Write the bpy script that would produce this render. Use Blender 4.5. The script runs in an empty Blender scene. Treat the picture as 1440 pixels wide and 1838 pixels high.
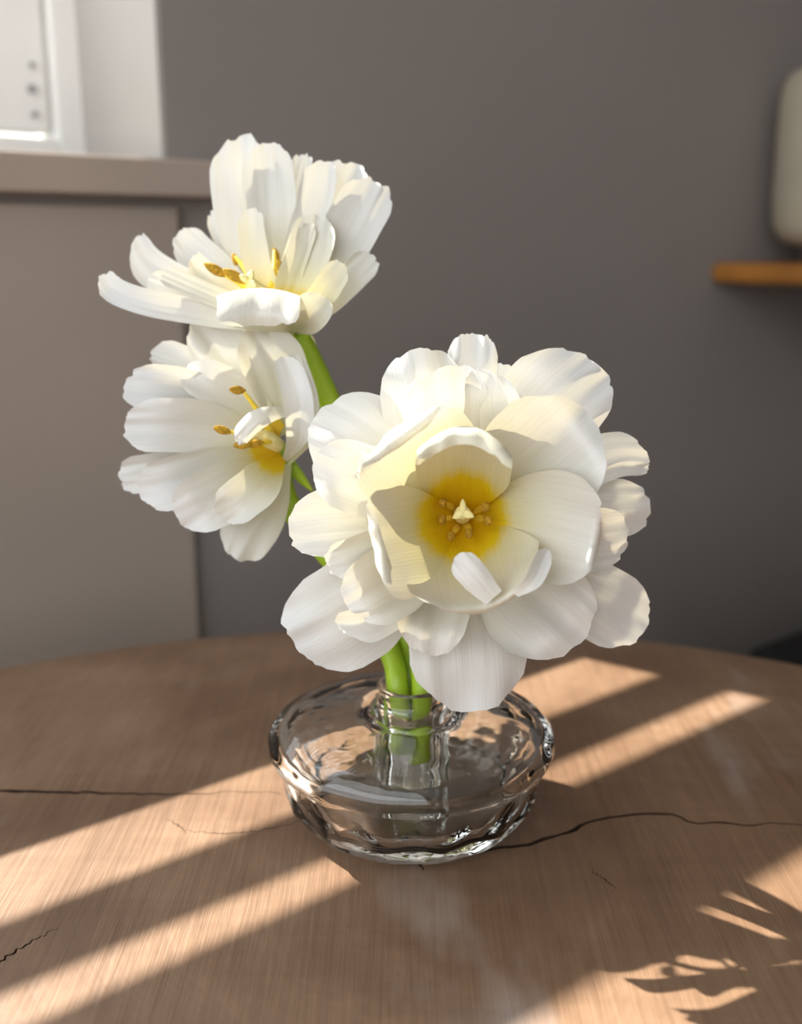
import bpy, bmesh, math, random
from mathutils import Vector, noise

# ------------------------------------------------------------------ camera
SC = bpy.context.scene
COL = SC.collection
F, CX, CY = 1900.0, 720.0, 919.0          # focal length and centre in photo pixels (1440 x 1838)
PITCH = math.radians(14.2)
TOP = 0.74                                # table top height
CAM = Vector((0.0, 0.0, TOP + 0.216))
FWD = Vector((0, math.cos(PITCH), -math.sin(PITCH)))
UPV = Vector((0, math.sin(PITCH), math.cos(PITCH)))
RGT = Vector((1, 0, 0))
cd = bpy.data.cameras.new('camera'); cam = bpy.data.objects.new('camera', cd); COL.objects.link(cam)
cam.location = CAM; cam.rotation_euler = (math.pi / 2 - PITCH, 0, 0)
cd.sensor_fit = 'VERTICAL'; cd.sensor_height = 36.0; cd.lens = 36.0 * F / 1838.0
cd.clip_start = 0.01; cd.clip_end = 60
cd.dof.use_dof = True; cd.dof.focus_distance = 0.352; cd.dof.aperture_fstop = 6.5
SC.camera = cam

def P(px, py, d):
    """photo pixel at depth d (metres along the optical axis) -> world point"""
    return CAM + FWD * d + RGT * ((px - CX) / F * d) + UPV * ((CY - py) / F * d)
def ray(px, py):
    return P(px, py, 1.0) - CAM
def on_z(px, py, z):
    r = ray(px, py); return CAM + r * ((z - CAM.z) / r.z)

# the window wall runs off to the right and away from the camera
WA = math.radians(38.0)
U = Vector((math.cos(WA), math.sin(WA), 0)); N = Vector((-math.sin(WA), math.cos(WA), 0)); Z = Vector((0, 0, 1))
VW = 0.672                                  # the wall's inner face
def W(u, v, z): return U * u + N * v + Z * z
def on_wall(px, py, v=VW):
    r = ray(px, py); p = CAM + r * ((v - CAM.dot(N)) / r.dot(N))
    return p.dot(U), p.z

# ------------------------------------------------------------------ light
world = bpy.data.worlds.new('world'); SC.world = world; world.use_nodes = True
wn = world.node_tree.nodes; wl = world.node_tree.links
bg = wn['Background']; bg.inputs[0].default_value = (0.90, 0.95, 1.0, 1); bg.inputs[1].default_value = 2.7
KU, KV = 0.37, 1.10                        # shadow offset per metre of height along and off the wall
sun_dir = (U * KU - N * KV - Z).normalized()
sd = bpy.data.lights.new('sun', 'SUN'); sun = bpy.data.objects.new('sun', sd); COL.objects.link(sun)
sd.energy = 16; sd.angle = math.radians(0.45); sd.color = (1.0, 0.95, 0.86)
sun.rotation_euler = sun_dir.to_track_quat('-Z', 'Y').to_euler(); sun.location = W(-1, 3, 4)
SC.view_settings.view_transform = 'Standard'; SC.view_settings.look = 'None'
SC.view_settings.exposure = 0.42; SC.view_settings.gamma = 1.0
SC.view_settings.use_curve_mapping = False
SC.cycles.use_denoising = True
SC.cycles.max_bounces = 16; SC.cycles.transmission_bounces = 14; SC.cycles.transparent_max_bounces = 12
SC.cycles.diffuse_bounces = 6

# ------------------------------------------------------------------ materials
def mat(name):
    m = bpy.data.materials.new(name); m.use_nodes = True
    nt = m.node_tree; b = nt.nodes['Principled BSDF']
    return m, nt, b
def node(nt, t, **kw):
    n = nt.nodes.new(t)
    for k, v in kw.items(): setattr(n, k, v)
    return n
def ramp(nt, fac, stops):
    r = node(nt, 'ShaderNodeValToRGB'); e = r.color_ramp.elements
    while len(e) < len(stops): e.new(0.5)
    for el, (p, c) in zip(e, stops): el.position = p; el.color = (*c, 1)
    nt.links.new(fac, r.inputs[0]); return r.outputs[0]
def noise_tex(nt, vec, scale, detail=4, rough=.55, dist=0.0):
    n = node(nt, 'ShaderNodeTexNoise'); n.inputs['Scale'].default_value = scale
    n.inputs['Detail'].default_value = detail; n.inputs['Roughness'].default_value = rough
    n.inputs['Distortion'].default_value = dist
    if vec is not None: nt.links.new(vec, n.inputs['Vector'])
    return n.outputs['Fac']
def mapping(nt, vec, loc=(0, 0, 0), rot=(0, 0, 0), scale=(1, 1, 1)):
    m = node(nt, 'ShaderNodeMapping'); m.inputs['Location'].default_value = loc
    m.inputs['Rotation'].default_value = rot; m.inputs['Scale'].default_value = scale
    nt.links.new(vec, m.inputs['Vector']); return m.outputs[0]
def mixc(nt, fac, a, b, mode='MIX'):
    n = node(nt, 'ShaderNodeMix', data_type='RGBA', blend_type=mode)
    for sock, val in ((n.inputs['Factor'], fac), (n.inputs[6], a), (n.inputs[7], b)):
        if isinstance(val, (int, float)): sock.default_value = val
        elif isinstance(val, tuple): sock.default_value = (*val, 1)
        else: nt.links.new(val, sock)
    return n.outputs[2]
def bump(nt, height, strength, dist=0.001):
    b = node(nt, 'ShaderNodeBump'); b.inputs['Strength'].default_value = strength
    b.inputs['Distance'].default_value = dist; nt.links.new(height, b.inputs['Height']); return b.outputs[0]

def simple(name, col, rough=.6, var=.12, scale=14, bstr=.15, spec=.4, metal=0.0):
    m, nt, b = mat(name)
    g = node(nt, 'ShaderNodeTexCoord').outputs['Object']
    f = noise_tex(nt, g, scale)
    c0 = tuple(c * (1 - var) for c in col); c1 = tuple(min(1, c * (1 + var)) for c in col)
    nt.links.new(ramp(nt, f, [(.3, c0), (.7, c1)]), b.inputs['Base Color'])
    b.inputs['Roughness'].default_value = rough; b.inputs['Specular IOR Level'].default_value = spec
    b.inputs['Metallic'].default_value = metal
    nt.links.new(bump(nt, noise_tex(nt, g, scale * 12), bstr), b.inputs['Normal'])
    return m

M_WALL = simple('wall_paint', (.285, .250, .230), .85, .04, 3, .08, .2)
M_PANEL = simple('panel_paint', (.40, .325, .27), .7, .04, 4, .05, .3)
M_CEIL = simple('ceiling_paint', (.72, .70, .67), .9, .03, 3, .05, .2)
M_FLOOR = simple('floor_boards', (.045, .036, .03), .45, .3, 6, .1, .4)
M_WHITE = simple('white_gloss_paint', (.86, .85, .82), .42, .04, 8, .04, .4)
M_REVEAL = simple('reveal_paint', (.40, .375, .345), .55, .04, 6, .04, .3)
M_SILL = simple('sill_paint', (.45, .36, .295), .5, .05, 8, .04, .35)
M_DARKMETAL = simple('dark_metal', (.10, .10, .10), .4, .1, 30, .02, .5, .8)
M_SCREW = simple('worn_screw', (.30, .31, .32), .5, .1, 30, .02, .5)
M_BLACK = simple('black_paint', (.012, .012, .012), .55, .2, 10, .05, .3)
M_ORANGE = simple('oiled_shelf_wood', (.33, .13, .022), .5, .2, 20, .1, .35)
M_POT = simple('cream_ceramic', (.44, .38, .28), .75, .10, 12, .25, .3)
M_POTBASE = simple('dark_pot_foot', (.05, .04, .035), .7, .1, 20, .1, .3)
M_CRACK = simple('crack_dark_brown', (.035, .02, .012), .9, .4, 30, .8, .2)
M_LEG = simple('dark_table_leg', (.05, .035, .025), .6, .2, 15, .1, .3)

def mat_wood():
    m, nt, b = mat('end_grain_wood')
    g = node(nt, 'ShaderNodeTexCoord').outputs['Object']
    # growth rings round the pith under the vase
    pith = mapping(nt, g, loc=(-.03, -.33, 0))
    warp = noise_tex(nt, g, 5, 3)
    ln = node(nt, 'ShaderNodeVectorMath', operation='LENGTH')
    sc2 = mapping(nt, pith, scale=(1, 1, 0)); nt.links.new(sc2, ln.inputs[0])
    ma = node(nt, 'ShaderNodeMath', operation='MULTIPLY_ADD')
    nt.links.new(warp, ma.inputs[0]); ma.inputs[1].default_value = .10; nt.links.new(ln.outputs['Value'], ma.inputs[2])
    ringv = node(nt, 'ShaderNodeCombineXYZ'); nt.links.new(ma.outputs[0], ringv.inputs[0])
    rings = noise_tex(nt, ringv.outputs[0], 55, 3, .6)
    blotch = noise_tex(nt, g, 7, 5, .6, .6)
    base = ramp(nt, blotch, [(.25, (.135, .070, .037)), (.5, (.205, .122, .072)), (.75, (.31, .20, .127))])
    rc = ramp(nt, rings, [(.3, (.62, .58, .54)), (.65, (1.0, 1.0, 1.0))])
    col = mixc(nt, .42, base, rc, 'MULTIPLY')
    # saw marks: fine streaks, two nearly parallel directions
    s1 = noise_tex(nt, mapping(nt, g, rot=(0, 0, math.radians(-4)), scale=(460, 16, 1)), 1, 3, .7)
    s2 = noise_tex(nt, mapping(nt, g, rot=(0, 0, math.radians(17)), scale=(400, 14, 1)), 1, 3, .7)
    s3 = noise_tex(nt, mapping(nt, g, rot=(0, 0, math.radians(-9)), scale=(12, 240, 1)), 1, 3, .6)
    sel = ramp(nt, noise_tex(nt, g, 4, 2), [(.42, (0, 0, 0)), (.58, (1, 1, 1))])
    st = mixc(nt, sel, s1, s2)
    stc = ramp(nt, st, [(.3, (.66, .60, .56)), (.6, (1.06, 1.05, 1.04))])
    col = mixc(nt, .62, col, stc, 'MULTIPLY')
    col = mixc(nt, .16, col, ramp(nt, s3, [(.3, (.6, .55, .5)), (.6, (1.05, 1.05, 1.05))]), 'MULTIPLY')
    # pale dusty scuffs
    dust = ramp(nt, noise_tex(nt, mapping(nt, g, rot=(0, 0, .3), scale=(14, 6, 1)), 1, 4, .6), [(.60, (0, 0, 0)), (.78, (.35, .35, .35))])
    col = mixc(nt, dust, col, (.55, .50, .47))
    nt.links.new(col, b.inputs['Base Color'])
    b.inputs['Roughness'].default_value = .48; b.inputs['Specular IOR Level'].default_value = .42
    add = node(nt, 'ShaderNodeMath', operation='ADD'); nt.links.new(st, add.inputs[0]); nt.links.new(rings, add.inputs[1])
    nt.links.new(bump(nt, add.outputs[0], .28, .0012), b.inputs['Normal'])
    return m
M_WOOD = mat_wood()

def mat_petal(name, yellow):
    m, nt, b = mat(name); nt.nodes.remove(b)
    out = nt.nodes['Material Output']
    uv = node(nt, 'ShaderNodeUVMap'); uv.uv_map = 'UVMap'
    sep = node(nt, 'ShaderNodeSeparateXYZ'); nt.links.new(uv.outputs[0], sep.inputs[0])
    wob = noise_tex(nt, mapping(nt, uv.outputs[0], scale=(14, 1.5, 1)), 1, 3)
    ma = node(nt, 'ShaderNodeMath', operation='MULTIPLY_ADD')
    nt.links.new(wob, ma.inputs[0]); ma.inputs[1].default_value = .08; nt.links.new(sep.outputs[1], ma.inputs[2])
    if yellow:
        stops = [(0.0, (.74, .42, .003)), (.21, (.76, .49, .005)), (.265, (.76, .55, .01)), (.325, (.71, .65, .37)),
                 (.46, (.72, .69, .55)), (.66, (.725, .71, .65)), (1.0, (.73, .725, .71))]
    else:
        stops = [(0.0, (.66, .70, .40)), (.18, (.70, .68, .53)), (.40, (.715, .70, .61)), (.62, (.725, .71, .67)), (1.0, (.73, .725, .715))]
    col = ramp(nt, ma.outputs[0], stops)
    vein = noise_tex(nt, mapping(nt, uv.outputs[0], scale=(75, 2.2, 1)), 1, 3, .6)
    vcol = ramp(nt, vein, [(.3, (.925, .925, .915)), (.6, (1, 1, 1))])
    col = mixc(nt, 1.0, col, vcol, 'MULTIPLY')
    bn = bump(nt, vein, .26, .0006)
    dif = node(nt, 'ShaderNodeBsdfDiffuse'); tr = node(nt, 'ShaderNodeBsdfTranslucent'); gl = node(nt, 'ShaderNodeBsdfGlossy')
    nt.links.new(col, dif.inputs['Color'])
    nt.links.new(mixc(nt, 1.0, col, (.66, .61, .46), 'MULTIPLY'), tr.inputs['Color'])
    for s in (dif, tr, gl): nt.links.new(bn, s.inputs['Normal'])
    gl.inputs['Roughness'].default_value = .38; gl.inputs['Color'].default_value = (1, 1, 1, 1)
    m1 = node(nt, 'ShaderNodeMixShader'); m1.inputs[0].default_value = .27
    nt.links.new(dif.outputs[0], m1.inputs[1]); nt.links.new(tr.outputs[0], m1.inputs[2])
    m2 = node(nt, 'ShaderNodeMixShader'); m2.inputs[0].default_value = .035
    nt.links.new(m1.outputs[0], m2.inputs[1]); nt.links.new(gl.outputs[0], m2.inputs[2])
    nt.links.new(m2.outputs[0], out.inputs[0])
    return m
M_PIN = mat_petal('petal_yellow_throat', True)
M_POUT = mat_petal('petal_white', False)

def mat_stem():
    m, nt, b = mat('stem_green')
    g = node(nt, 'ShaderNodeTexCoord').outputs['Object']
    nt.links.new(ramp(nt, noise_tex(nt, mapping(nt, g, scale=(60, 60, 12)), 1, 3), [(.3, (.24, .40, .015)), (.7, (.44, .58, .03))]), b.inputs['Base Color'])
    b.inputs['Roughness'].default_value = .4
    b.inputs['Subsurface Weight'].default_value = .5; b.inputs['Subsurface Radius'].default_value = (.6, 1, .1); b.inputs['Subsurface Scale'].default_value = .003
    return m
M_STEM = mat_stem()
M_ANTHER = simple('anther_gold', (.70, .40, .04), .8, .35, 900, .8, .2)
M_FIL = simple('filament_yellow', (.85, .62, .06), .5, .1, 300, .1, .3)
M_STIG = simple('stigma_cream', (.86, .76, .36), .6, .1, 500, .3, .3)

def mat_glass(name, ior, col, rough=0.0, rough_bump=0.0):
    m, nt, b = mat(name); nt.nodes.remove(b)
    g = node(nt, 'ShaderNodeBsdfGlass'); g.inputs['IOR'].default_value = ior
    g.inputs['Color'].default_value = (*col, 1); g.inputs['Roughness'].default_value = rough
    tc = node(nt, 'ShaderNodeTexCoord').outputs['Object']
    if rough_bump: nt.links.new(bump(nt, noise_tex(nt, tc, 55, 2), rough_bump, .0012), g.inputs['Normal'])
    nt.links.new(g.outputs[0], nt.nodes['Material Output'].inputs[0]); return m
M_GLASS = mat_glass('clear_glass', 1.5, (.985, .985, .975), 0, .5)
M_WATER = mat_glass('water', 1.33, (.99, .99, .985))
def mat_pane():
    m, nt, b = mat('window_glass'); nt.nodes.remove(b)
    t = node(nt, 'ShaderNodeBsdfTransparent'); g = node(nt, 'ShaderNodeBsdfGlossy'); g.inputs['Roughness'].default_value = .02
    tc = node(nt, 'ShaderNodeTexCoord').outputs['Object']
    nt.links.new(ramp(nt, noise_tex(nt, tc, 3), [(.3, (.95, .96, .96)), (.7, (.98, .98, .98))]), t.inputs['Color'])
    mx = node(nt, 'ShaderNodeMixShader'); mx.inputs[0].default_value = .04
    nt.links.new(t.outputs[0], mx.inputs[1]); nt.links.new(g.outputs[0], mx.inputs[2])
    nt.links.new(mx.outputs[0], nt.nodes['Material Output'].inputs[0]); return m
M_PANE = mat_pane()

# ------------------------------------------------------------------ helpers
def obj(name, bm, material, parent=None, smooth=False):
    me = bpy.data.meshes.new(name)
    bmesh.ops.recalc_face_normals(bm, faces=bm.faces[:]) if material not in (M_PIN, M_POUT) else None
    bm.to_mesh(me); bm.free(); me.materials.append(material)
    if smooth:
        for p in me.polygons: p.use_smooth = True
    o = bpy.data.objects.new(name, me); COL.objects.link(o)
    if parent is not None:
        o.parent = parent
        o.matrix_parent_inverse = parent.matrix_world.inverted() if parent.type != 'EMPTY' else parent.matrix_basis.inverted()
    return o
def tag(o, label, cat, group=None):
    o['label'] = label; o['category'] = cat
    if group: o['group'] = group
    return o
def struct(o, label, cat):
    o['kind'] = 'structure'; o['label'] = label; o['category'] = cat; return o
def empty(name, loc):
    o = bpy.data.objects.new(name, None); COL.objects.link(o); o.location = loc; o.empty_display_size = .02; return o
def wbox(bm, u0, u1, v0, v1, z0, z1, bev=0.0):
    """box lined up with the window wall"""
    vs = [bm.verts.new(W(u, v, z)) for z in (z0, z1) for v in (v0, v1) for u in (u0, u1)]
    fs = [(0, 1, 3, 2), (4, 6, 7, 5), (0, 4, 5, 1), (2, 3, 7, 6), (0, 2, 6, 4), (1, 5, 7, 3)]
    nf = [bm.faces.new([vs[i] for i in f]) for f in fs]
    if bev:
        es = list({e for f in nf for e in f.edges})
        bmesh.ops.bevel(bm, geom=es, offset=bev, segments=2, affect='EDGES', profile=.5)
def wb(name, material, args, parent=None, bev=0.0):
    bm = bmesh.new()
    for a in args: wbox(bm, *a, bev=bev)
    return obj(name, bm, material, parent)
def lathe(bm, prof, origin, seg=64, mod=None):
    rows = []
    for r, z in prof:
        if r < 1e-6: rows.append([bm.verts.new(origin + Vector((0, 0, z)))])
        else:
            row = []
            for i in range(seg):
                a = 2 * math.pi * i / seg
                rr = mod(r, z, a) if mod else r
                row.append(bm.verts.new(origin + Vector((rr * math.cos(a), rr * math.sin(a), z))))
            rows.append(row)
    for a, b in zip(rows, rows[1:]):
        for i in range(seg):
            j = (i + 1) % seg
            if len(a) == 1 and len(b) == 1: continue
            if len(a) == 1: bm.faces.new((a[0], b[i], b[j]))
            elif len(b) == 1: bm.faces.new((a[i], b[0], a[j]))
            else: bm.faces.new((a[i], b[i], b[j], a[j]))
def cat3(pts, n):
    """Catmull-Rom through tuples, n+1 samples, chord-length parameter"""
    pts = [Vector(p) for p in pts]
    if len(pts) == 2: return [pts[0].lerp(pts[1], i / n) for i in range(n + 1)]
    ext = [pts[0] * 2 - pts[1]] + pts + [pts[-1] * 2 - pts[-2]]
    dense = []
    for k in range(len(pts) - 1):
        p0, p1, p2, p3 = ext[k:k + 4]
        for i in range(24):
            t = i / 24
            dense.append(.5 * (2 * p1 + (p2 - p0) * t + (2 * p0 - 5 * p1 + 4 * p2 - p3) * t * t + (3 * p1 - p0 - 3 * p2 + p3) * t ** 3))
    dense.append(pts[-1])
    L = [0]
    for a, b in zip(dense, dense[1:]): L.append(L[-1] + (b - a).length)
    out, k = [], 0
    for i in range(n + 1):
        s = L[-1] * i / n
        while k < len(L) - 2 and L[k + 1] < s: k += 1
        f = (s - L[k]) / max(1e-9, L[k + 1] - L[k])
        out.append(dense[k].lerp(dense[k + 1], min(1, max(0, f))))
    return out
def tube(bm, pts, radii, seg=12, n=40):
    c = cat3(pts, n); rings = []
    for i, p in enumerate(c):
        t = (c[min(i + 1, n)] - c[max(i - 1, 0)]).normalized()
        a = t.cross(Vector((0, 1, .123))).normalized(); b = t.cross(a)
        x = i / n * (len(radii) - 1); k = min(int(x), len(radii) - 2); r = radii[k] + (radii[k + 1] - radii[k]) * (x - k)
        rings.append([bm.verts.new(p + a * (r * math.cos(2 * math.pi * j / seg)) + b * (r * math.sin(2 * math.pi * j / seg))) for j in range(seg)])
    for r0, r1 in zip(rings, rings[1:]):
        for j in range(seg):
            k = (j + 1) % seg; bm.faces.new((r0[j], r0[k], r1[k], r1[j]))
    bm.faces.new(rings[0][::-1]); bm.faces.new(rings[-1])

# ------------------------------------------------------------------ the room
ur, _ = on_wall(300, 280)                  # right edge of the window opening
_, zs = on_wall(0, 268, VW - .02)          # top of the sill
UL, TOPZ, CEIL = -0.80, 2.10, 2.45
UA, UB, VB = -0.95, 2.4, -2.1               # room limits along the wall and behind the camera
struct(wb('wall_back', M_WALL, [(UA, UL, VW, VW + .18, 0, CEIL), (ur, UB, VW, VW + .18, 0, CEIL),
      (UL, ur, VW, VW + .18, 0, zs - .02), (UL, ur, VW, VW + .18, TOPZ, CEIL)]), 'taupe grey painted wall with the window in it', 'wall')
struct(wb('wall_right', M_WALL, [(UB, UB + .12, VB, VW + .18, 0, CEIL)]), 'taupe grey end wall of the room', 'wall')
struct(wb('wall_left', M_WALL, [(UA - .1, UA, VB - .12, VW + .18, 0, .8), (UA - .1, UA, VB - .12, VW + .18, 2.2, CEIL), (UA - .1, UA, VB - .12, VB + .3, .8, 2.2)]), 'unseen taupe grey wall with a wide opening added for side light', 'wall')  # out of view; opening added and shaped to send sky light across the wall
struct(wb('wall_rear', M_WALL, [(UA, UB + .12, VB - .12, VB, 0, CEIL)]), 'taupe grey wall facing the window wall', 'wall')
struct(wb('floor', M_FLOOR, [(UA, UB + .12, VB - .12, VW + .18, -.05, 0)]), 'dark stained floor', 'floor')
struct(wb('ceiling', M_CEIL, [(UA, UB + .12, VB - .12, VW + .18, CEIL, CEIL + .1)]), 'off white ceiling', 'ceiling')

# window: jamb lining, fixed frame, sash with stile, rails and glazing bars
VF = VW + .13
win = empty('window_1', W(UL, VF, zs)); struct(win, 'white painted casement window with deep white reveal', 'window')
bm = bmesh.new()
wbox(bm, ur - .003, ur + .001, VW + .001, VF + .06, zs - .001, TOPZ)
wbox(bm, UL - .001, UL + .003, VW + .001, VF + .06, zs - .001, TOPZ)
wbox(bm, UL, ur, VW + .001, VF + .06, TOPZ - .003, TOPZ + .001)
obj('reveal', bm, M_REVEAL, win)
f1, _ = on_wall(98, 150, VF); f2, _ = on_wall(84, 150, VF + .006)
fr0 = ur + .002
bm = bmesh.new()
wbox(bm, f1, fr0, VF, VF + .05, zs - .01, TOPZ, .002)
wbox(bm, UL, UL + .03, VF, VF + .05, zs - .01, TOPZ, .002)
wbox(bm, UL + .03, f1, VF, VF + .05, zs - .01, zs + .022, .002)
wbox(bm, UL + .03, f1, VF, VF + .05, TOPZ - .035, TOPZ, .002)
obj('window_frame', bm, M_WHITE, win)
st0 = f2 - .05                            # inner edge of the sash stile
sash = wb('sash', M_WHITE, [(st0, f2, VF + .006, VF + .045, zs + .026, TOPZ - .04), (UL + .034, UL + .07, VF + .006, VF + .045, zs + .026, TOPZ - .04),
      (UL + .07, st0, VF + .006, VF + .045, zs + .026, zs + .075), (UL + .07, st0, VF + .006, VF + .045, TOPZ - .09, TOPZ - .04)], win, .002)
ZB = lambda v: TOP + (VF + .03 - v) / KV   # a lit edge at distance v on the table comes from this height
wb('glazing_bar', M_WHITE, [(UL + .07, st0, VF + .027, VF + .035, ZB(.316) , ZB(.287))], win, .001)
wb('meeting_rail', M_WHITE, [(UL + .07, st0, VF + .027, VF + .035, ZB(.264), ZB(.183))], win, .001)
pane = wb('pane', M_PANE, [(UL + .06, st0 + .005, VF + .029, VF + .031, zs + .06, TOPZ - .08)], win)
# small dark fittings screwed to the stile
for (px, py, r) in ((57, 160, .0032), (62, 205, .0022), (57, 117, .0020)):
    u_, z_ = on_wall(px, py, VF + .004)
    bm = bmesh.new()
    bmesh.ops.create_cone(bm, cap_ends=True, segments=14, radius1=r, radius2=r * .8, depth=.004)
    q = N.to_track_quat('Z', 'Y').to_matrix().to_4x4()
    bmesh.ops.transform(bm, matrix=q, verts=bm.verts); bmesh.ops.translate(bm, vec=W(u_, VF + .0045, z_), verts=bm.verts)
    obj('screw', bm, M_SCREW, win)
# sill and the panel under it
ue, _ = on_wall(392, 320, VW - .015)
zb = zs - .0235
sill = struct(wb('trim_1', M_SILL, [(UL - .09, ue, VW - .018, VW + .005, zb, zs), (UL, ur, VW, VF + .05, zb, zs)], None, .002),
              'taupe painted window sill board', 'window sill')
up, zp = on_wall(322, 400, VW - .006)
struct(wb('trim_2', M_PANEL, [(UL - .02, up, VW - .007, VW + .003, .10, zb - .006)], None, .002), 'flat taupe panel under the window sill', 'panel')
struct(wb('baseboard_back', M_PANEL, [(up + .002, UB, VW - .014, VW + .003, 0, .09)], None, .003), 'taupe skirting board along the window wall', 'baseboard')

# ------------------------------------------------------------------ table: round slab sawn from a log
TC = Vector((0.0, 0.180, 0)); TR = 0.405; TT = 0.055
def edge_r(a):
    return TR * (1 + .010 * noise.noise(Vector((math.cos(a) * 1.3, math.sin(a) * 1.3, 4))) + .004 * noise.noise(Vector((math.cos(a) * 6, math.sin(a) * 6, 9))))
table = empty('round_table', TC)
tag(table, 'round brown slab table of sawn wood with cracks radiating over its top', 'table')
bm = bmesh.new(); SEG = 180; rows = []
for k, (dr, z) in enumerate(((-.05, TOP), (-.006, TOP), (-.0015, TOP - .0015), (0, TOP - .006), (.004, TOP - .02), (.002, TOP - .04), (-.006, TOP - TT))):
    rows.append([bm.verts.new(TC + Vector(((edge_r(a) + dr) * math.cos(a), (edge_r(a) + dr) * math.sin(a), z))) for a in (2 * math.pi * i / SEG for i in range(SEG))])
for r0, r1 in zip(rows, rows[1:]):
    for i in range(SEG):
        j = (i + 1) % SEG; bm.faces.new((r0[i], r1[i], r1[j], r0[j]))
bm.faces.new(rows[0]); bm.faces.new(rows[-1][::-1])
slab = obj('slab', bm, M_WOOD, table)
def crack_cutter(pts, widths, depth, seed):
    g = [on_z(x, y, TOP) for x, y in pts]
    n = 46; c = cat3(g, n); bm = bmesh.new(); top, bot = [], []
    for i, p in enumerate(c):
        t = (c[min(i + 1, n)] - c[max(i - 1, 0)]).normalized(); s = Vector((-t.y, t.x, 0))
        x = i / n * (len(widths) - 1); k = min(int(x), len(widths) - 2); w = widths[k] + (widths[k + 1] - widths[k]) * (x - k)
        w *= 0.95 * (1 + .6 * noise.noise(Vector((i * .45, seed, 0))))
        p = p + s * (.0016 * noise.noise(Vector((i * .33, seed, 5))) + .0007 * noise.noise(Vector((i * 1.1, seed, 8))))
        top.append((bm.verts.new(p + s * w + Z * .003), bm.verts.new(p - s * w + Z * .003)))
        bot.append((bm.verts.new(p + s * w * .35 - Z * depth), bm.verts.new(p - s * w * .35 - Z * depth)))
    for i in range(n):
        (a, b), (c1, d) = top[i], top[i + 1]; (e, f), (g1, h) = bot[i], bot[i + 1]
        bm.faces.new((a, b, d, c1)); bm.faces.new((e, g1, h, f)); bm.faces.new((a, c1, g1, e)); bm.faces.new((b, f, h, d))
    bm.faces.new((top[0][0], bot[0][0], bot[0][1], top[0][1])); bm.faces.new((top[n][0], top[n][1], bot[n][1], bot[n][0]))
    return obj('cutter', bm, M_CRACK)
cracks = [
    ([(-40, 1419), (80, 1421), (200, 1424), (330, 1425), (430, 1421), (505, 1424)], (.0013, .0012, .0010, .0007, .00025, .0002), .012, 1),
    ([(1470, 1481), (1400, 1479), (1330, 1479), (1250, 1476), (1215, 1464), (1160, 1461), (1080, 1470), (1020, 1492), (960, 1512), (840, 1530), (752, 1545)],
     (.0003, .0005, .0008, .0007, .0011, .0009, .0010, .0012, .0012, .0009, .001), .012, 2),
    ([(-40, 1750), (0, 1726), (50, 1694), (105, 1664)], (.0006, .0006, .0004, .0001), .008, 3),
    ([(742, 1520), (752, 1548), (760, 1562)], (.0012, .0013, .0003), .012, 4),
    ([(1062, 1563), (1085, 1578), (1108, 1597)], (.0002, .0004, .0001), .005, 5),
    ([(330, 1490), (400, 1496), (470, 1490), (540, 1474)], (.0001, .0003, .0003, .0002), .005, 6),
    ([(300, 1470), (322, 1483), (335, 1496)], (.0001, .0004, .0001), .004, 7),
]
cutters = [crack_cutter(*c) for c in cracks]
bpy.context.view_layer.update()
for c in cutters:
    md = slab.modifiers.new('cut', 'BOOLEAN'); md.operation = 'DIFFERENCE'; md.object = c; md.solver = 'EXACT'
bpy.context.view_layer.update()
me = bpy.data.meshes.new_from_object(slab.evaluated_get(bpy.context.evaluated_depsgraph_get()))
slab.modifiers.clear(); slab.data = me
for c in cutters: bpy.data.objects.remove(c)
me.materials.clear(); me.materials.append(M_WOOD)
me.materials.append(M_CRACK)  # darker brown for the faces inside the cracks
for p in me.polygons:
    c = p.center
    p.material_index = 1 if TOP - .0135 < c.z < TOP - .0002 and (c.xy - TC.xy).length < .385 else 0
for k in range(3):
    a = math.radians(90 + 120 * k + 20); bm = bmesh.new()
    d = Vector((math.cos(a), math.sin(a), 0))
    tube(bm, [TC + d * .20 + Z * (TOP - TT + .004), TC + d * .25 + Z * .36, TC + d * .30 + Z * 0.0], (.022, .018, .014), 14, 10)
    obj('leg', bm, M_LEG, table, True)

# ------------------------------------------------------------------ shelf, pot and the black cabinet at the right
VS = VW - .16
us0, zsh = on_wall(1296, 494, VW - .06)
us0 += .066
shelf = wb('wall_shelf', M_ORANGE, [(us0, us0 + .60, VW - .16, VW + .002, zsh - .010, zsh + .010)], None, .006)
tag(shelf, 'orange brown wooden shelf board fixed to the grey wall', 'shelf')
# pot
pc = None
VP_ = VW - .085
ul_, _ = on_wall(1402, 270, VP_); 
pr = .075
po = W(ul_ + pr * 1.16 + .041, VP_, zsh + .009)
_, zt = on_wall(1440, 112, VP_); ph = zt - po.z + .004
pot = empty('plant_pot', po); tag(pot, 'cream textured pot with rounded edges on the wooden shelf', 'pot')
bm = bmesh.new(); h = ph; foot = .016
lathe(bm, [(0, foot), (pr * .62, foot), (pr * .86, foot + .008), (pr * .97, foot + .022), (pr, foot + .05), (pr * 1.0, h - .03), (pr * .97, h - .012), (pr * .90, h - .003), (pr * .84, h),
           (pr * .80, h - .004), (pr * .80, foot + .03), (0, foot + .025)], po, 64, lambda r, z, a: r * (1 + .010 * math.sin(z * 330)))
obj('body', bm, M_POT, pot, True)
bm = bmesh.new(); lathe(bm, [(0, 0), (pr * .66, 0), (pr * .70, .004), (pr * .66, foot + .006), (0, foot + .006)], po, 48)
obj('foot_ring', bm, M_POTBASE, pot, True)
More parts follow.
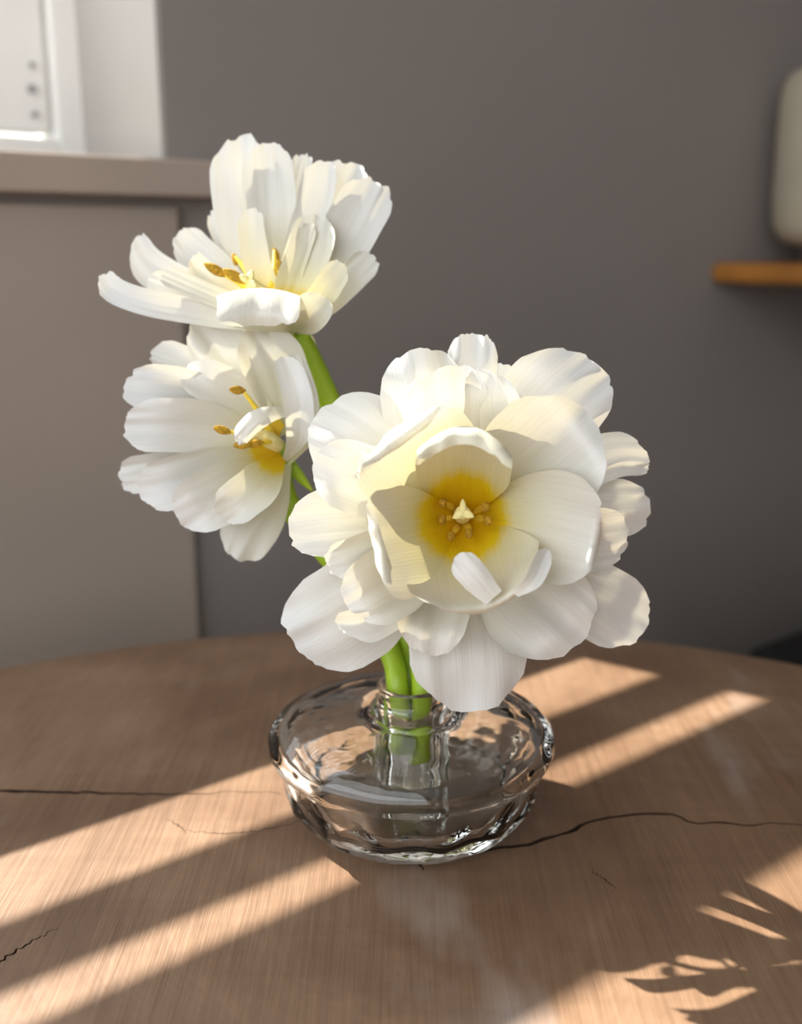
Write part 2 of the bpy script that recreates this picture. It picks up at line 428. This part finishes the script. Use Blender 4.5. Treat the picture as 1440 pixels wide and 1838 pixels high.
# cabinet
cab = empty('black_cabinet', W(.86, .35, 0)); tag(cab, 'low black cabinet standing beyond the table against the grey wall', 'cabinet')
q = on_z(1352, 1178, .60); cu = q.dot(U); cv = q.dot(N)
wb('body', M_BLACK, [(cu + .012, cu + .60, cv - .36, min(cv, VW - .03), .06, .585)], cab, .004)
wb('top', M_BLACK, [(cu, cu + .612, cv - .372, min(cv + .005, VW - .025), .585, .605)], cab, .003)
for a, b in ((.04, -.33), (.04, -.06), (.54, -.33), (.54, -.06)):
    wb('foot', M_BLACK, [(cu + a, cu + a + .03, cv + b, cv + b + .03, 0, .062)], cab)

# ------------------------------------------------------------------ vase and water
vc = on_z(738, 1322, TOP + .033); VO = Vector((vc.x, vc.y, TOP))
vase = empty('glass_vase', VO); tag(vase, 'low round clear glass vase with narrow neck holding the white tulips', 'vase')
cm = .01
outer = [(0, 0), (3.3, 0), (3.9, .12), (4.5, .5), (4.95, 1.2), (5.2, 2.0), (5.35, 2.6), (5.60, 2.95), (5.74, 3.25), (5.68, 3.55), (5.40, 3.85), (4.7, 4.15), (3.5, 4.4), (2.3, 4.55), (1.6, 4.62), (1.36, 4.75), (1.28, 5.0), (1.28, 5.3), (1.36, 5.45), (1.28, 5.53), (1.12, 5.47), (1.02, 5.3)]
inner = [(1.0, 4.8), (.97, 1.4), (1.02, 1.3), (1.3, 1.3), (1.42, 1.4), (1.42, 3.9), (1.7, 4.1), (2.4, 4.06), (3.6, 3.86), (4.5, 3.6), (4.95, 3.35), (5.0, 3.1), (4.8, 2.65), (4.6, 2.0), (4.3, 1.4), (3.8, 1.05), (3.0, .9), (0, .85)]
flute = lambda r, z, a: r * (1 + (.026 * math.cos(14 * a) * math.exp(-((z - .016) / .010) ** 2) if r > .03 else 0) + (.02 * math.cos(9 * a + .4) * math.exp(-((z - .042) / .006) ** 2) if .014 < r < .046 else 0) + (.05 * math.cos(8 * a) if .009 < r < .0145 and .012 < z < .04 else 0))
bm = bmesh.new(); lathe(bm, [(r * cm * .955, z * cm) for r, z in outer + inner], VO + Z * .0002, 180, flute)
body = obj('vase_body', bm, M_GLASS, vase, True)
bm = bmesh.new()
lathe(bm, [(r * cm * .955, z * cm) for r, z in [(0, .84), (3.0, .89), (3.82, 1.04), (4.14, 1.24), (4.08, 1.22), (0, 1.22)]], VO + Z * .0002, 180, flute)
water = obj('water', bm, M_WATER, None, True)
tag(water, 'clear water lying in the bottom of the glass vase', 'water')

# ------------------------------------------------------------------ tulips
NT, NS = 34, 24
def petal(fl, mid, wl_, wr_, tm=.62, wb_=.18, tip=1.0, te=.985, neck_=.06, cup=.3, ruf=.10, bow=0.0, inner=False, side=None, follow=False, jag=.026, voff=0.0, arch=0.0, cen=None, seed=None):
    """a petal grown along a midrib of (x, y, cm towards the viewer); its blade curves and ruffles in depth"""
    sc_, ox, oy, D0, root = fl
    fl_count[0] += 1
    seed = fl_count[0] if seed is None else seed
    K = sc_ / 38
    ND = 80
    m = cat3([(x * K, y * K, d) for x, y, d in mid], ND)        # about one unit per cm
    lens = [0]
    for a, b in zip(m, m[1:]): lens.append(lens[-1] + (b - a).length)
    ch = Vector((mid[-1][0] - mid[0][0], mid[-1][1] - mid[0][1])).normalized()
    bm = bmesh.new(); uvl = bm.loops.layers.uv.new('UVMap'); rows = []; uvs = {}
    wm = (wl_ + wr_) * .5 * K; asp = min(.8, wm / lens[-1])
    for i in range(NT + 1):
        row = []
        for j in range(NS + 1):
            s = 2 * j / NS - 1
            s = math.copysign(abs(s) ** .85, s)
            T = 1 - tip * asp * (1 - max(0, 1 - te * s * s) ** .5)
            T *= 1 + jag * (1.1 * noise.noise(Vector((s * 3.3, seed * 1.7, 3))) + .55 * noise.noise(Vector((s * 9, seed * 1.7, 8))) + .25 * noise.noise(Vector((s * 25, seed, 1))))
            t = min(1.0, max(0.0, (i / NT) * T))
            x_ = t * ND; k = min(int(x_), ND - 1); mp = m[k].lerp(m[k + 1], x_ - k)
            if follow:
                q = m[min(k + 3, ND)] - m[max(k - 3, 0)]; c2 = Vector((q.x, q.y)).normalized()
            else: c2 = ch
            sv = Vector(side) if side else Vector((-c2.y, c2.x))     # right of the midrib in the picture (y down)
            ws = wb_ + (1 - wb_) * math.sin(math.pi / 2 * min(1, t / tm)) ** 1.1
            if t > tm: ws *= 1 - neck_ * ((t - tm) / (1 - tm)) ** 2
            w = (wr_ if s > 0 else wl_) * K
            wob = 1 + jag * 1.6 * noise.noise(Vector((t * 6, seed * 3.1, 2 if s > 0 else 7))) * abs(s)
            x = mp.x + sv.x * s * w * ws * wob - ch.x * bow * K * s * s * t
            y = mp.y + sv.y * s * w * ws * wob - ch.y * bow * K * s * s * t
            y += arch * K * s * s * t ** .5
            d = mp.z + cup * wm * ws * (s * s - .2) * min(1, t * 3)
            e = t ** 1.4 * (.35 + .65 * max(abs(s), (i / NT) ** 3))
            d += ruf * wm * e * (1.5 * noise.noise(Vector((s * 1.3, t * 1.6, seed * 2.3))) + 1.1 * noise.noise(Vector((s * 2.6, t * 2.0, seed * 4.7))) + .16 * (i / NT) ** 2 * noise.noise(Vector((s * 5, t * 5, seed * 5.3))))
            d -= .05 * wm * math.exp(-(s / .10) ** 2) * t * (1 - t) * 3         # midrib groove
            v = bm.verts.new(P(ox + x * 38, oy + y * 38, D0 - d * .01) - root.location)
            ln = lens[k] + (lens[k + 1] - lens[k]) * (x_ - k)
            vv = ln / 10.0 + .02 * abs(s) + voff
            if cen: vv = math.hypot(x / K - cen[0], y / K - cen[1]) / cen[2] + .02 * abs(s)
            uvs[v] = ((s * ws + 1) * .5, vv); row.append(v)
        rows.append(row)
    for r0, r1 in zip(rows, rows[1:]):
        for j in range(NS):
            f = bm.faces.new((r0[j], r0[j + 1], r1[j + 1], r1[j]))
            for l in f.loops: l[uvl].uv = uvs[l.vert]
    me = bpy.data.meshes.new('petal'); bm.to_mesh(me); bm.free(); me.materials.append(M_PIN if inner else M_POUT)
    for q in me.polygons: q.use_smooth = True
    o = bpy.data.objects.new('petal', me); COL.objects.link(o); o.parent = root
    return o
fl_count = [0]
def blob(bm, c, ax, ln, rad, seed=0, flat=1.0):
    """an anther-like grooved lobe centred at c along ax"""
    q = ax.to_track_quat('Z', 'Y'); n, sg = 10, 12; rows = []
    for i in range(n + 1):
        t = i / n; r = rad * math.sin(math.pi * min(.985, max(.015, t))) ** .6
        rows.append([bm.verts.new(c + q @ Vector((r * math.cos(a) * (1 - .28 * abs(math.cos(a)) ** 6) , flat * r * math.sin(a), (t - .5) * ln + .06 * ln * noise.noise(Vector((a, t * 3, seed)))))) for a in (2 * math.pi * k / sg for k in range(sg))])
    for r0, r1 in zip(rows, rows[1:]):
        for k in range(sg):
            j = (k + 1) % sg; bm.faces.new((r0[k], r0[j], r1[j], r1[k]))
    bm.faces.new(rows[0][::-1]); bm.faces.new(rows[-1])
def stamen(fl, base, tip, alen=.8, arad=.2, ax=None, seed=0):
    sc_, ox, oy, D0, root = fl
    b = P(ox + base[0] * sc_, oy + base[1] * sc_, D0 - base[2] * .01); t = P(ox + tip[0] * sc_, oy + tip[1] * sc_, D0 - tip[2] * .01)
    bm = bmesh.new(); tube(bm, [b - root.location, (b + t) / 2 - root.location + Vector((.0006, 0, .0004)), t - root.location], (.0016, .0012, .0006), 8, 10)
    s = bpy.data.objects.new('stamen', None)
    me = bpy.data.meshes.new('stamen'); bm.to_mesh(me); bm.free(); me.materials.append(M_FIL)
    for q in me.polygons: q.use_smooth = True
    s = bpy.data.objects.new('stamen', me); COL.objects.link(s); s.parent = root
    a = ax.normalized() if ax else (t - b).normalized()
    bm = bmesh.new(); blob(bm, t + a * alen * .003 - root.location, a, alen * .01, arad * .01, seed)
    bmesh.ops.recalc_face_normals(bm, faces=bm.faces[:])
    me = bpy.data.meshes.new('anther'); bm.to_mesh(me); bm.free(); me.materials.append(M_ANTHER)
    for q in me.polygons: q.use_smooth = True
    o = bpy.data.objects.new('anther', me); COL.objects.link(o); o.parent = s; o['label'] = 'orange pollen anther'
def pistil(fl, base, tip, lobes, rad=.28):
    sc_, ox, oy, D0, root = fl
    pt = lambda q: P(ox + q[0] * sc_, oy + q[1] * sc_, D0 - q[2] * .01) - root.location
    bm = bmesh.new(); tube(bm, [pt(base), (pt(base) + pt(tip)) / 2, pt(tip)], (rad * .01, rad * .011, rad * .008), 12, 10)
    me = bpy.data.meshes.new('pistil'); bm.to_mesh(me); bm.free(); me.materials.append(M_STIG)
    for q in me.polygons: q.use_smooth = True
    o = bpy.data.objects.new('pistil', me); COL.objects.link(o); o.parent = root
    for k, l in enumerate(lobes):
        bm = bmesh.new(); d = pt(l) - pt(tip)
        blob(bm, pt(tip) + d * .6, d.normalized(), d.length * 1.5 + .002, .0015, k)
        bmesh.ops.recalc_face_normals(bm, faces=bm.faces[:])
        me = bpy.data.meshes.new('stigma_lobe'); bm.to_mesh(me); bm.free(); me.materials.append(M_STIG)
        for q in me.polygons: q.use_smooth = True
        s = bpy.data.objects.new('stigma_lobe', me); COL.objects.link(s); s.parent = o
def stem(root, pts, r0, r1):
    bm = bmesh.new(); tube(bm, [p - root.location for p in pts], (r0, r1), 16, 50)
    bmesh.ops.recalc_face_normals(bm, faces=bm.faces[:])
    me = bpy.data.meshes.new('stem'); bm.to_mesh(me); bm.free(); me.materials.append(M_STEM)
    for q in me.polygons: q.use_smooth = True
    o = bpy.data.objects.new('stem', me); COL.objects.link(o); o.parent = root; o['label'] = 'yellow green stem'
    return o
GRP = 'white double tulips in the glass vase'
neck = VO + Z * .055

# --- the big open bloom
base_b = VO + Vector((.004, -.003, .026))
tb = empty('tulip', base_b); tag(tb, 'widest white double tulip, wide open with its yellow throat and stamens in full view', 'tulip', GRP)
FB = (.5, 480, 580, .364, tb)
# outer whorl
for a in [
    ([(680, 660, -1.2), (600, 400, -.6), (560, 220, -.1), (532, 92, -.3)], 150, 135),
    ([(705, 650, -1.6), (730, 350, -1.1), (745, 180, -.8), (757, 32, -1.1)], 95, 72),
    ([(740, 650, -1.2), (930, 420, -.5), (1080, 260, .1), (1205, 165, -.2)], 195, 150),
    ([(740, 640, -1.5), (820, 300, -1.0), (862, 148, -1.0)], 62, 40),
    ([(760, 680, -1.4), (1080, 560, -.8), (1250, 490, -.5), (1372, 490, -.9)], 95, 62),
    ([(760, 700, -1.6), (1080, 650, -1.1), (1250, 650, -.9), (1375, 650, -1.2)], 85, 105),
    ([(660, 660, -1.3), (450, 520, -.7), (290, 400, -.3), (172, 335, -.5)], 165, 165),
    ([(660, 760, -1.3), (400, 950, -.8), (220, 1080, -.4), (85, 1150, -.7)], 185, 165),
    ([(700, 760, -1.3), (720, 1050, -.5), (735, 1230, -.1), (742, 1394, -.4)], 182, 200),
    ([(760, 750, -1.5), (1050, 930, -.9), (1220, 1020, -.6), (1355, 1105, -1.0)], 130, 125),
]: petal(FB, a[0], a[1] * 1.1, a[2] * 1.1, cup=-.06, ruf=.13, tm=.66)
# middle whorl
for a in [
    ([(700, 660, -.5), (700, 420, .8), (690, 270, 1.8), (690, 150, 1.9)], 190, 165),
    ([(705, 660, -.3), (790, 400, 1.0), (805, 260, 2.0), (775, 165, 2.0)], 90, 95),
    ([(670, 680, -.5), (450, 590, .8), (290, 530, 1.5), (172, 485, 1.5)], 130, 105),
    ([(670, 680, -.3), (500, 570, 1.2), (410, 520, 2.0), (332, 480, 2.1)], 85, 80),
    ([(660, 710, -.8), (400, 720, .3), (220, 735, 1.0), (78, 752, 1.1)], 95, 130),
    ([(660, 730, -.6), (430, 800, .9), (300, 850, 1.6), (212, 868, 1.7)], 65, 70),
    ([(670, 750, -.4), (480, 900, 1.1), (360, 980, 2.1), (285, 1015, 2.0)], 125, 120),
    ([(670, 760, -.8), (480, 980, .4), (350, 1075, 1.0), (252, 1085, 1.0)], 75, 60),
    ([(690, 770, -.7), (610, 990, .5), (575, 1100, 1.2), (562, 1187, 1.1)], 120, 112),
    ([(740, 760, -.6), (930, 960, .6), (1060, 1075, 1.4), (1125, 1150, 1.3)], 165, 190),
    ([(750, 720, -.6), (1050, 780, .8), (1200, 780, 1.4), (1297, 765, 1.2)], 110, 105),
]: petal(FB, a[0], a[1] * 1.1, a[2] * 1.1, cup=.2, ruf=.14, tm=.64)
# inner cup
CB = (700, 697, 660)
for a, kw in [
    (([(700, 690, 0), (860, 585, 1.5), (1030, 450, 3.1), (1110, 385, 3.7), (1160, 335, 3.5)], 225, 240), dict(cup=.34, tip=1.0)),
    (([(700, 700, .05), (900, 740, 1.9), (1070, 775, 3.4), (1165, 800, 4.2), (1190, 806, 3.9)], 235, 170), dict(cup=.36, tip=.8)),
    (([(700, 690, .1), (600, 580, 1.7), (525, 470, 3.3), (490, 415, 4.3), (458, 372, 4.0)], 230, 235), dict(cup=.30, tip=.6)),
    (([(700, 700, .15), (590, 735, 1.9), (480, 755, 3.5), (405, 765, 4.5), (370, 770, 4.2)], 235, 170), dict(cup=.26, tip=.5, bow=-20)),
    (([(700, 690, .2), (706, 560, 1.9), (714, 450, 3.6), (718, 385, 4.5), (718, 370, 4.8), (716, 395, 5.1), (714, 435, 5.1)], 175, 165), dict(cup=.15, bow=110, tm=.5, tip=.15, neck_=.0)),
    (([(700, 705, .2), (740, 850, 1.9), (765, 950, 3.5), (782, 1012, 4.6), (788, 1038, 4.4)], 240, 255), dict(cup=.16, bow=105, tm=.6, tip=.3, neck_=.05)),
]: petal(FB, *a, inner=True, ruf=.07, cen=CB, **{**dict(tm=.62), **kw})
for a, kw in [
    (([(815, 985, 4.6), (745, 905, 4.6), (682, 832, 4.3)], 58, 50), dict(cup=-.2, wb_=.7)),
    (([(890, 975, 5.0), (955, 925, 5.1), (1008, 812, 4.5)], 36, 34), dict(tip=1.6, cup=.3, wb_=.4)),
]: petal(FB, *a, voff=.5, ruf=.08, **kw)
vdir = (CAM - P(830, 925, .364)).normalized()
for k, (x, y) in enumerate([(635, 648), (632, 705), (778, 662), (786, 708), (662, 760), (722, 752)]):
    stamen(FB, (700 + (x - 700) * .55, 695 + (y - 695) * .55, .15), (x, y, 1.5), .6, .17, vdir + Vector(((x - 700) * .003, 0, -(y - 695) * .003)), k)
pistil(FB, (700, 695, 0), (702, 678, 1.9), [(702, 652, 1.9), (682, 690, 1.9), (724, 688, 1.9)])
rb = P(830, 926, .368)
stem(tb, [base_b, neck + Vector((.004, -.003, .0)), P(756, 1170, .402), P(786, 1050, .396), P(820, 960, .382), rb], .0036, .0046)

# --- the bloom facing left
base_l = VO + Vector((-.005, -.002, .030))
tl = empty('tulip', base_l); tag(tl, 'white double tulip facing the window, tucked under the topmost bloom', 'tulip', GRP)
FL_ = (.3194, 180, 560, .408, tl)
R_ = (1035, 765, -.6)
for a, kw in [
    (([(1010, 700, -.5), (700, 430, -.3), (480, 290, .1), (292, 210, .2)], 85, 95), dict(cup=.1)),
    (([(1000, 800, -.6), (550, 860, .0), (300, 900, .3), (102, 935, .2)], 105, 110), dict(cup=.1)),
    (([(1050, 850, -.5), (930, 1080, .3), (820, 1250, .5), (755, 1388, .4)], 160, 150), dict(cup=-.1, tm=.7)),
    (([(1060, 860, .0), (1185, 700, 1.2), (1190, 480, 1.6), (1110, 230, 1.3)], 60, 36), dict(cup=.2)),
    (([(1020, 700, -.2), (850, 450, .2), (680, 220, .5), (540, 42, .7)], 150, 190), dict(cup=.2, tm=.72)),
    (([(1030, 690, -.1), (1000, 400, .8), (940, 220, 1.3), (870, 85, 1.2)], 175, 190), dict(cup=.25, tm=.7)),
]: petal(FL_, *a, ruf=.16, **{**dict(tm=.66), **kw})
for a, kw in [
    (([(1010, 690, 0), (600, 480, .8), (350, 410, 1.4), (138, 400, 1.4)], 150, 120), dict()),
    (([(1010, 740, .1), (600, 640, 1.2), (350, 625, 1.8), (135, 630, 1.8)], 165, 145), dict()),
    (([(1010, 790, .2), (640, 900, 1.4), (400, 965, 2.0), (215, 1005, 1.9)], 150, 150), dict()),
    (([(1015, 810, .3), (760, 980, 1.8), (560, 1080, 2.5), (425, 1150, 2.4)], 175, 165), dict()),
    (([(1040, 840, .4), (1120, 700, 2.1), (1120, 480, 2.7), (1050, 250, 2.5)], 95, 75), dict(cup=.35, ruf=.05, cen=None, voff=.5)),
    (([(1030, 820, .5), (930, 960, 2.5), (800, 1075, 3.2), (680, 1160, 3.1)], 105, 150), dict()),
    (([(1025, 660, .3), (800, 480, .8), (620, 400, 1.2), (470, 330, 1.2)], 110, 130), dict()),
    (([(1040, 560, 1.9), (940, 580, 2.5), (850, 635, 2.7), (762, 728, 2.5)], 55, 62), dict(cup=-.3, wb_=.5, cen=None, voff=.5)),
]: petal(FL_, *a, inner=True, **{**dict(ruf=.14, tm=.64, cup=.25, cen=(1000, 745, 680)), **kw})
lf = Vector((-1, -.6, .1))
for k, (t, ax) in enumerate([((715, 672, 2.6), (-.9, -.3, .35)), ((800, 440, 2.2), (-.8, -.5, .1)), ((900, 735, 2.0), (-.9, -.3, -.1)), ((830, 745, 2.3), (-.9, -.3, 0))]):
    stamen(FL_, (985, 730, .5), t, .65, .16, Vector(ax), k + 10)
pistil(FL_, (1000, 750, .4), (900, 690, 1.6), [(870, 700, 1.8), (880, 660, 1.7), (885, 725, 1.7)])
rl = P(180 + 1035 * .3194, 560 + 775 * .3194, .414)
stem(tl, [base_l, neck + Vector((-.0052, -.002, 0)), P(700, 1170, .405), P(648, 1070, .418), P(578, 985, .425), P(526, 918, .426), P(505, 860, .423), rl], .0040, .0046)
# narrow green bract behind the bloom
sc_bract = bmesh.new()
tube(sc_bract, [P(500, 800, .420) - tl.location, P(522, 835, .422) - tl.location, P(540, 858, .422) - tl.location, P(560, 880, .420) - tl.location], (.002, .0026, .0022, .0006), 10, 16)
me = bpy.data.meshes.new('bract'); sc_bract.to_mesh(me); sc_bract.free(); me.materials.append(M_STEM)
o = bpy.data.objects.new('bract', me); COL.objects.link(o); o.parent = tl

# --- the topmost bloom
base_t = VO + Vector((-.001, .005, .028))
tt = empty('tulip', base_t); tag(tt, 'topmost white double tulip, open towards the ceiling with orange anthers', 'tulip', GRP)
FT = (.382, 170, 220, .402, tt)
R1 = (940, 985, -.3)
for a, kw in [
    (([R1, (870, 820, -.9), (740, 560, -1.5), (690, 280, -1.8), (680, 62, -1.7)], 150, 120), dict(cup=.15, tm=.74)),
    (([R1, (800, 760, -1.2), (650, 610, -1.8), (590, 500, -2.1), (558, 405, -2.2)], 55, 60), dict()),
    (([R1, (640, 830, -.7), (420, 740, -.9), (270, 650, -1), (195, 535, -1)], 120, 60), dict(tm=.75)),
    (([R1, (680, 810, -.9), (560, 690, -1.4), (460, 600, -1.7), (390, 518, -1.7)], 90, 95), dict(tm=.72)),
    (([R1, (920, 860, -1.), (1050, 600, -1.5), (1140, 380, -1.8), (1220, 190, -1.9)], 150, 110), dict(tm=.72)),
    (([R1, (900, 800, -1.3), (930, 520, -1.7), (960, 300, -1.9), (988, 145, -1.9)], 62, 45), dict()),
    (([R1, (900, 850, -.6), (990, 600, -.9), (1060, 380, -1.1), (1100, 182, -1.1)], 110, 55), dict()),
    (([R1, (940, 930, -.2), (1080, 720, -.2), (1210, 500, -.5), (1335, 275, -.7)], 140, 125), dict(tm=.7)),
    (([R1, (1080, 870, .2), (1200, 750, .3), (1320, 632, .1)], 85, 62), dict()),
    (([R1, (1000, 1010, -1.1), (1025, 1060, -1.3), (1040, 1120, -1.4)], 22, 24), dict()),
]: petal(FT, *a, ruf=.12, **{**dict(tm=.66, cup=.2), **kw})
for a, kw in [
    (([R1, (880, 820, -.5), (830, 560, -1.1), (815, 300, -1.3), (790, 95, -1.2)], 120, 128), dict(tm=.7)),
    (([R1, (830, 820, .2), (760, 680, .1), (730, 530, 0), (718, 408, 0)], 58, 75), dict()),
    (([R1, (700, 840, .2), (580, 760, .1), (490, 690, 0), (455, 635, .1)], 55, 65), dict()),
    (([R1, (720, 890, .6), (540, 830, .6), (380, 780, .5), (250, 735, .5)], 75, 62), dict()),
    (([R1, (720, 880, 1.0), (580, 825, 1.0), (450, 770, .9), (315, 712, 1.0)], 48, 52), dict()),
    (([R1, (900, 900, .5), (940, 760, .5), (1010, 600, .2), (1042, 430, -.1)], 105, 105), dict()),
    (([R1, (900, 880, .4), (920, 720, .3), (960, 590, .1), (1000, 470, 0)], 62, 60), dict()),
    (([R1, (1010, 880, 1.1), (1090, 770, 1.3), (1158, 655, 1.1)], 62, 72), dict()),
]: petal(FT, *a, inner=True, ruf=.12, **{**dict(tm=.68, cup=.25), **kw})
for a, kw in [
    (([R1, (760, 940, .8), (520, 895, .9), (260, 850, .9), (90, 790, .5), (38, 712, .5)], 62, 66), dict(follow=True, tm=.5)),
    (([R1, (880, 955, 1.4), (780, 940, 2.0), (590, 915, 2.1)], 40, 95), dict(cup=.3)),
    (([R1, (1000, 930, 1.5), (1050, 880, 1.8), (1105, 835, 1.7)], 110, 75), dict(cup=.3)),
    (([(930, 985, 0), (820, 880, 1.6), (770, 795, 2.1), (765, 778, 2.4), (765, 830, 2.8), (760, 900, 3.0), (765, 955, 2.8)], 195, 205), dict(side=(1, 0), cup=.12, tm=.55, arch=48, tip=.5)),
]: petal(FT, *a, ruf=.10, **{**dict(tm=.66, cup=.2), **kw})
for k, (b, t, ax, ln) in enumerate([((760, 820, .5), (690, 740, 1.0), (-.8, -.1, .5), .95), ((760, 815, .6), (600, 710, .9), (-.8, 0, .45), .95), ((830, 790, .2), (845, 600, -.4), (.2, 0, -.5), .5),
                                    ((850, 800, .4), (868, 690, .4), (0, 0, 1), .5), ((760, 780, -.2), (655, 625, -.6), (.2, 0, -1), .5)]):
    stamen(FT, b, t, ln, .19 if ln > .6 else .12, Vector(ax), k + 20)
pistil(FT, (820, 840, .2), (725, 745, .9), [(700, 730, 1.1), (735, 715, 1.0), (745, 760, 1.1)])
rt = P(170 + 945 * .382, 220 + 990 * .382, .405)
stem(tt, [base_t, neck + Vector((-.001, .006, 0)), P(733, 1170, .41), P(700, 1000, .42), P(648, 850, .424), P(592, 720, .419), P(555, 640, .411), rt], .0038, .0046)
